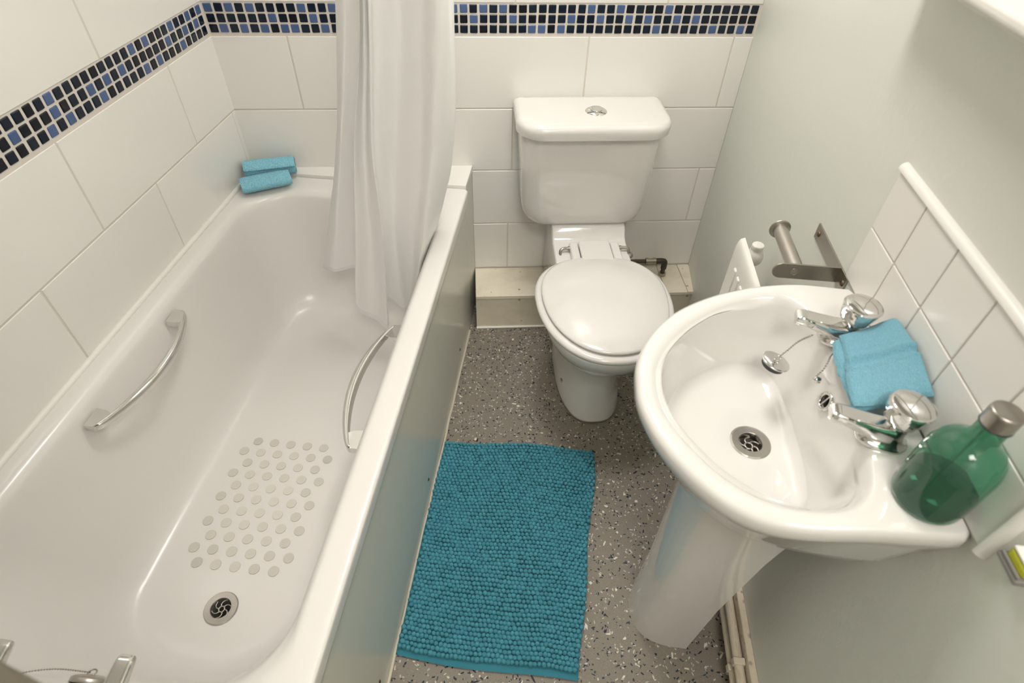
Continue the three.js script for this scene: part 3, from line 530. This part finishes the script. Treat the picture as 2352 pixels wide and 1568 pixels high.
{ // radiator
  const g = thing('radiator', 'small white panel radiator on the right wall behind the basin', 'radiator', [0, 0, 0]);
  const x0 = 1.425, x1 = 1.438, z0 = .437, z1 = .78, y0 = .27, y1 = .744, pr = [];
  const s = new THREE.Shape(); s.moveTo(x0 + .004, y0); s.lineTo(x0, y0 + .02); s.lineTo(x0, y1 - .035); s.bezierCurveTo(x0, y1 - .01, x0 + .004, y1, x0 + .010, y1); s.lineTo(x1, y1 + .002); s.lineTo(x1, y0); s.closePath();
  const e = new THREE.ExtrudeGeometry(s, { depth: z1 - z0, bevelEnabled: true, bevelSize: .001, bevelThickness: .001, bevelSegments: 2, curveSegments: 10 }); e.translate(0, 0, z0); part('panel', e, M.radiator, g);
  for (let z = z0 + .045; z < z1 - .02; z += .034) part('flute', box(x0 - .005, x0 + .004, y0 + .03, y1 - .05, z, z + .018, .004, 2), M.radiator, g);
  const v = lathe([[0, 0], [.012, 0], [.014, .003], [.0135, .012], [.012, .015], [.016, .019], [.0195, .027], [.0205, .036], [.019, .045], [.014, .052], [.0, .055]], 30); v.rotateX(Math.PI); v.translate(1.462, .752, .468); part('valve_cap', v, M.radiator, g, 'white rounded valve cap');
  part('valve_tail', cyl(V(1.462, .70, .468), V(1.437, .70, .468), .007, .007, 14), M.radiator, g);
  part('bracket', box(x1, W, .40, .44, .50, .53, .002), M.radiator, g); part('bracket', box(x1, W, .40, .44, .72, .75, .002), M.radiator, g);
}
{ // shelf high on the right wall
  const q = []; for (let i = 0; i <= 10; i++) { const t = Math.PI / 2 + Math.PI * i / 10; q.push([1.4385 + .0105 * Math.cos(t), 1.3505 + .0105 * Math.sin(t)]); }
  const e = extrude([...q, [W, 1.340], [W, 1.361]], .78, 0); e.translate(0, 0, .58);
  solo('wall_shelf', toCreasedNormals(e, .6), M.shelf, 'white round nosed shelf high on the right wall', 'shelf');
}
{ // painted pipes along the skirting
  const mk = (x, y, label) => { const g = thing('heating_pipe', label, 'pipe', [0, 0, 0]); part('pipe', cyl(V(x, y, .40), V(x, y, 2.45), .0105, .0105, 18), M.cream, g); for (const z of [1.152]) { const c = part('pipe_clip', box(x - .0135, W - .0165, y - .008, y + .0135, z, z + .016, .003, 2), M.cream, g); } return g; };
  mk(1.484, .116, 'upper cream painted pipe along the skirting below the basin'); mk(1.484, .072, 'lower cream painted pipe along the skirting below the basin');
}
{ // dish with a sponge, cut by the right edge of the picture
  const g = thing('wall_dish', 'grey plastic dish on the wall at the right edge of the photo', 'dish', [0, 0, 0]);
  part('tray', box(1.496, W, .934, .942, 1.293, 1.330, .003, 3), std(lin(.22, .21, .19), .5), g); part('lip', box(1.496, 1.499, .942, .947, 1.295, 1.328, .0015, 2), std(lin(.22, .21, .19), .5), g);
  const s = thing('sponge', 'yellow green sponge with a white top on the grey dish', 'sponge', [0, 0, 0]);
  part('foam', box(1.4995, W - .0005, .9425, .956, 1.297, 1.326, .004, 3), std(lin(.42, .42, .03), .9), s); part('scourer', box(1.4995, W - .0005, .9565, .961, 1.297, 1.326, .0025, 2), std(lin(.80, .79, .74), .9), s, 'white top layer');
}

// ------------------------------------------------------------------ green bottle
{
  const g = thing('soap_bottle', 'green glass bottle with steel cap standing on the basin corner', 'bottle', [1.4715, SB + .0008, 1.211]);
  const out = [[0, .0], [.033, .0], [.0382, .004], [.0398, .010], [.0402, .03], [.0402, .076], [.0394, .088], [.0365, .099], [.0315, .1075], [.0250, .1135], [.0195, .1180], [.0165, .1235], [.0152, .131], [.0150, .146]];
  const gl = new THREE.MeshPhysicalMaterial({ color: lin(.25, .58, .42), roughness: .08, transmission: .9, thickness: 0, ior: 1.48, side: THREE.DoubleSide });
  part('glass', lathe(out, 72), gl, g);
  const lq = new THREE.MeshPhysicalMaterial({ color: lin(.012, .16, .08), roughness: .1, transmission: .6, thickness: 0, ior: 1.36, side: THREE.DoubleSide });
  part('liquid', lathe([[0, .0025], [.033, .0028], [.0370, .006], [.0385, .012], [.0388, .040], [0, .040]], 72), lq, g, 'dark green liquid in the lower part');
  part('cap', lathe([[.0, .169], [.0135, .169], [.0155, .1678], [.0162, .165], [.0164, .149], [.0156, .1475], [.013, .1475]], 48), M.steel, g);
  part('collar', lathe([[.0152, .1455], [.0168, .1463], [.0168, .1475], [.0145, .148]], 40), M.rubber, g);
}

// ------------------------------------------------------------------ textiles
function slab(fn, T, nu, nv, edge) {          // soft closed pad: fn(u,v) -> {p, n}; thickness falls off roundly at the edges
  const rows = (side) => { const R = []; for (let j = 0; j <= nv; j++) { const r = []; for (let i = 0; i <= nu; i++) { const u = i / nu, v = j / nv, eu = Math.min(u, 1 - u) / edge, ev = Math.min(v, 1 - v) / edge; const f = Math.sqrt(Math.max(0, 1 - (1 - Math.min(1, eu)) ** 2)) * Math.sqrt(Math.max(0, 1 - (1 - Math.min(1, ev)) ** 2)); const { p, n, t = 1 } = fn(u, v); r.push(p.clone().addScaledVector(n, side * T * .5 * f * t)); } R.push(r); } return R; };
  const a = rows(1), b = rows(-1); const ga = loft(a, { closed: false }), gb = loft(b, { closed: false, flip: true });
  for (const q of [ga, gb]) { const uv = q.attributes.uv; for (let i = 0; i < uv.count; i++) uv.setXY(i, uv.getX(i) * .55, uv.getY(i) * .9); }
  const m = mergeGeometries([ga, gb]); return m;
}
{ // towel folded on the basin ledge between the taps
  const g = thing('hand_towel', 'folded blue towel lying on the basin ledge between the taps', 'towel', [0, 0, 0]);
  const c = [[V(1.425, .9085, .962), V(1.500, .9385, .952)], [V(1.410, .9085, 1.100), V(1.5015, .934, 1.096)]];
  const mk = (off, wob, seed, dx, dz) => (u, v) => {
    const a = c[0][0].clone().lerp(c[0][1], u), b = c[1][0].clone().lerp(c[1][1], u), p = a.lerp(b, v);
    p.x += dx + .004 * Math.sin(v * 5 + seed) * (1 - u) - .005 * sstep(.35, .5, v) * 0; p.z += dz + .003 * Math.sin(u * 4 + seed);
    const w = .0045 * Math.exp(-(((v - .40 - .06 * u) / .035) ** 2)) - .0035 * Math.exp(-(((v - .47 - .06 * u) / .03) ** 2)) + .003 * Math.exp(-(((v - .54 - .05 * u) / .03) ** 2));
    p.y += off + w * wob + .004 * (fbm(u * 4 + seed, v * 5, 3) - .5) * wob + .010 * Math.sin(Math.PI * v) * u; return { p, n: V(-.25, 1, 0).normalize() };
  };
  part('lower_fold', slab(mk(.0085, .6, 3, 0, 0), .015, 40, 60, .12), M.terry, g);
  part('upper_fold', slab(mk(.0215, 1, 7, .002, -.002), .0155, 48, 72, .12), M.terry, g);
}
function rollGeo(p0, p1, R, flat, turns, seed, tilt = 0) {           // a rolled cloth: spiral sheet swept from p0 to p1
  const ax = p1.clone().sub(p0), L = ax.length(); ax.normalize(); const side = V(0, 1, 0).cross(ax).normalize(), up = ax.clone().cross(side).normalize(); const n = 90, th = .0042, outl = [], inn = [];
  for (let i = 0; i <= n; i++) { const t = i / n, a = t * turns * 6.283, r = lerp(R * .2, R, t); outl.push([(r) * Math.cos(a), r * Math.sin(a)]); inn.push([(r - th * Math.min(1, 3 * t + .3)) * Math.cos(a), (r - th * Math.min(1, 3 * t + .3)) * Math.sin(a)]); }
  const loop = [...outl, ...inn.reverse()], rings = [], m = 26;
  for (let j = 0; j <= m; j++) { const t = j / m, c = p0.clone().addScaledVector(ax, L * t), e = 1 - .10 * Math.pow(Math.abs(2 * t - 1), 10); rings.push(loop.map(([x, y], i) => { const w = 1 + .10 * (fbm(i * .05 + seed, t * 5, 3) - .5); const ca = Math.cos(tilt), sa = Math.sin(tilt), X = x * w * e, Y = y * flat * w * e; return c.clone().addScaledVector(side, X * ca - Y * sa).addScaledVector(up, X * sa + Y * ca); })); }
  const q = loft(rings, { capStart: false }); const uv = q.attributes.uv; for (let i = 0; i < uv.count; i++) uv.setXY(i, uv.getX(i) * 1.1, uv.getY(i) * .5); 
  // end faces of the sheet
  const ends = [0, m].map(k => { const r = rings[k], nn = r.length, h = nn / 2, A = r.slice(0, h), B = r.slice(h).reverse(); return loft([A, B], { closed: false, flip: k === 0 }); });
  return mergeGeometries([q, ...ends]);
}
{ // washcloth in the corner of the bath
  const g = thing('washcloth', 'blue rolled washcloth on the bath rim in the tiled corner', 'washcloth', [0, 0, 0]);
  part('front_roll', rollGeo(V(.030, .6025, .140), V(.152, .6025, .060), .041, .52, 2.6, 2), M.terry, g);
  part('rear_roll', rollGeo(V(.020, .619, .079), V(.158, .617, .018), .036, .82, 2.4, 9, .2), M.terry, g);
}
{ // bath mat: backing and chenille tufts
  const g = thing('bath_mat', 'teal chenille bath mat on the vinyl floor beside the bath', 'mat', [0, 0, 0]);
  const c00 = V(.7095, 0, .575), c10 = V(1.170, 0, .560), c01 = V(.7075, 0, 1.185), c11 = V(1.146, 0, 1.198);
  const at = (u, v) => { const p = c00.clone().lerp(c10, u).lerp(c01.clone().lerp(c11, u), v); p.x += .006 * Math.sin(v * 5.2 + .4) * (u - .3) + .004 * Math.sin(v * 11) * u; p.z += .007 * Math.sin(u * 6 + 1.2) * (1 - v) + .006 * Math.sin(u * 5) * v; return p; };
  const hgt = (u, v) => .013 * fbm(u * 2.6 + 2, v * 3.4 + 5, 2) + .004 * Math.exp(-(((u - .55) / .2) ** 2) - (((v - .62) / .12) ** 2));
  part('backing', slab((u, v) => { const p = at(lerp(-.012, 1.004, u), lerp(-.004, 1.022, v)); p.y = .0035 + .35 * hgt(clamp(u, 0, 1), clamp(v, 0, 1)); return { p, n: V(0, 1, 0) }; }, .006, 60, 80, .012), phys(lin(.03, .20, .27), .8), g);
  const r = rng(21), nu = 41, nv = 57, T = [], tg = new THREE.SphereGeometry(1, 10, 7);
  { const p = tg.attributes.position; for (let i = 0; i < p.count; i++) { const x = p.getX(i), y = p.getY(i), z = p.getZ(i), k = 1 + .10 * Math.sin(9 * x + 4 * y) * Math.cos(8 * z); p.setXYZ(i, x * k, y * k, z * k); } tg.computeVertexNormals(); }
  const m4 = new THREE.Matrix4(), q = new THREE.Quaternion(), e = new THREE.Euler();
  for (let j = 0; j < nv; j++) for (let i = 0; i < nu; i++) {
    const u = (i + .5 + (j % 2 ? .22 : -.22)) / nu, v = (j + .5) / nv, du = .012 * (fbm(u * 5, v * 6 + 3, 3) - .5), dv = .014 * (fbm(u * 5 + 9, v * 6, 3) - .5);
    const p = at(u + du + (r() - .5) * .004, v + dv + (r() - .5) * .003); p.y = .0098 + hgt(u, v) + (r() - .5) * .0022;
    e.set((r() - .5) * .9, (r() - .5) * .8, (r() - .5) * .9); q.setFromEuler(e); const s = .95 + .2 * r(); T.push([j, p, q.clone(), V(.0062 * s, .0068 * s, .0058 * s), Math.floor(r() * 3)]);
  }
  T.sort((a, b) => b[0] - a[0]);
  T.slice(0, 287).forEach(([, p, qq, s, k]) => { const m = part('tuft', tg, M.mat[k], g); m.position.copy(p); m.quaternion.copy(qq); m.scale.copy(s); });
  const rest = T.slice(287), im = new THREE.InstancedMesh(tg, phys(0xffffff, .85, { sheen: .35, sheenRoughness: .5, sheenColor: lin(.25, .6, .7) }), rest.length);
  rest.forEach(([, p, qq, s, k], i) => { im.setMatrixAt(i, m4.compose(p, qq, s)); im.setColorAt(i, M.mat[k].color); });
  im.name = 'tufts'; im.castShadow = im.receiveShadow = true; im.userData.kind = 'stuff'; g.add(im);
}
{ // shower curtain, gathered at the toilet end and hanging into the tub
  // columns across the cloth: [x,z] at heights 1.95 / 1.17 / .80 / .58 and the hem point
  const rows = [1.97, 1.17, .82, .62];
  const cols = CURTAIN();
  const curves = cols.map(c => new THREE.CatmullRomCurve3(c, false, 'centripetal'));
  const nv = 70, sub = 12, rings = [];
  for (let j = 0; j <= nv; j++) {
    const t = j / nv, pts = curves.map(c => c.getPoint(t)), line = new THREE.CatmullRomCurve3(pts, false, 'centripetal').getPoints((cols.length - 1) * sub);
    rings.push(line.map((p, i) => { const s = i / sub; const w = .006 * (fbm(s * 2.2, t * 9, 3) - .5) + .004 * Math.sin(s * 5.1 + 3 * fbm(s, t * 4, 2)) ; const q = p.clone(); q.z += w; q.x += .003 * (fbm(s * 3 + 5, t * 14 + 7, 3) - .5); return q; }));
  }
  const g = thing('shower_curtain', 'white translucent shower curtain gathered and hanging into the tub', 'curtain', [0, 0, 0]);
  part('cloth', loft(rings, { closed: false }), M.curtain, g);
  const bot = rings[nv], right = rings.map(r => r[r.length - 1]);
  const strip = (line, up) => loft([line.map(p => p.clone().add(V(0, 0, .0012))), line.map((p, i) => up[i].clone().add(V(0, 0, .0012)))], { closed: false });
  part('hem', merge([strip(bot, rings[nv - 1]), tube(bot.filter((_, i) => i % 4 === 0), .0011, 160, 6)]), M.hem, g, 'stitched hem');
  part('side_hem', tube(right.filter((_, i) => i % 5 === 0), .0014, 90, 6), M.hem, g);
  solo('curtain_rail', cyl(V(.665, 1.985, -.105), V(.665, 1.985, 1.554), .0115, .0115, 20), M.chrome, 'straight rail above the bath holding the curtain', 'rail');
}
function CURTAIN() {
  const z = (a) => a; // each: [top x,z], [x,y,z] lower points
  const C = CURTAIN_PTS; return C.map(c => c.map(p => V(...p)));
}

// ------------------------------------------------------------------ ceiling lamps: one over the toilet, one unseen and added for fill
for (const [L, label] of [[LAMP, 'square white ceiling lamp above the toilet'], [HALL_FILL, 'unseen square ceiling lamp added outside the bathroom door for frontal fill']]) {
  const g = thing('ceiling_lamp', label, 'lamp', [L.x, L.y, L.z]);
  part('housing', box(-L.w / 2 - .015, L.w / 2 + .015, -.030, .04, -L.d / 2 - .015, L.d / 2 + .015, .008, 2), M.white, g);
  part('diffuser', box(-L.w / 2, L.w / 2, -.034, -.0305, -L.d / 2, L.d / 2), new THREE.MeshStandardMaterial({ color: 0xffffff, roughness: .6, emissive: new THREE.Color(L.color), emissiveIntensity: 7 }), g);
}
scene.traverse(o => { if (o.isMesh) { o.castShadow = o.receiveShadow = true; } });
renderer.render(scene, camera);
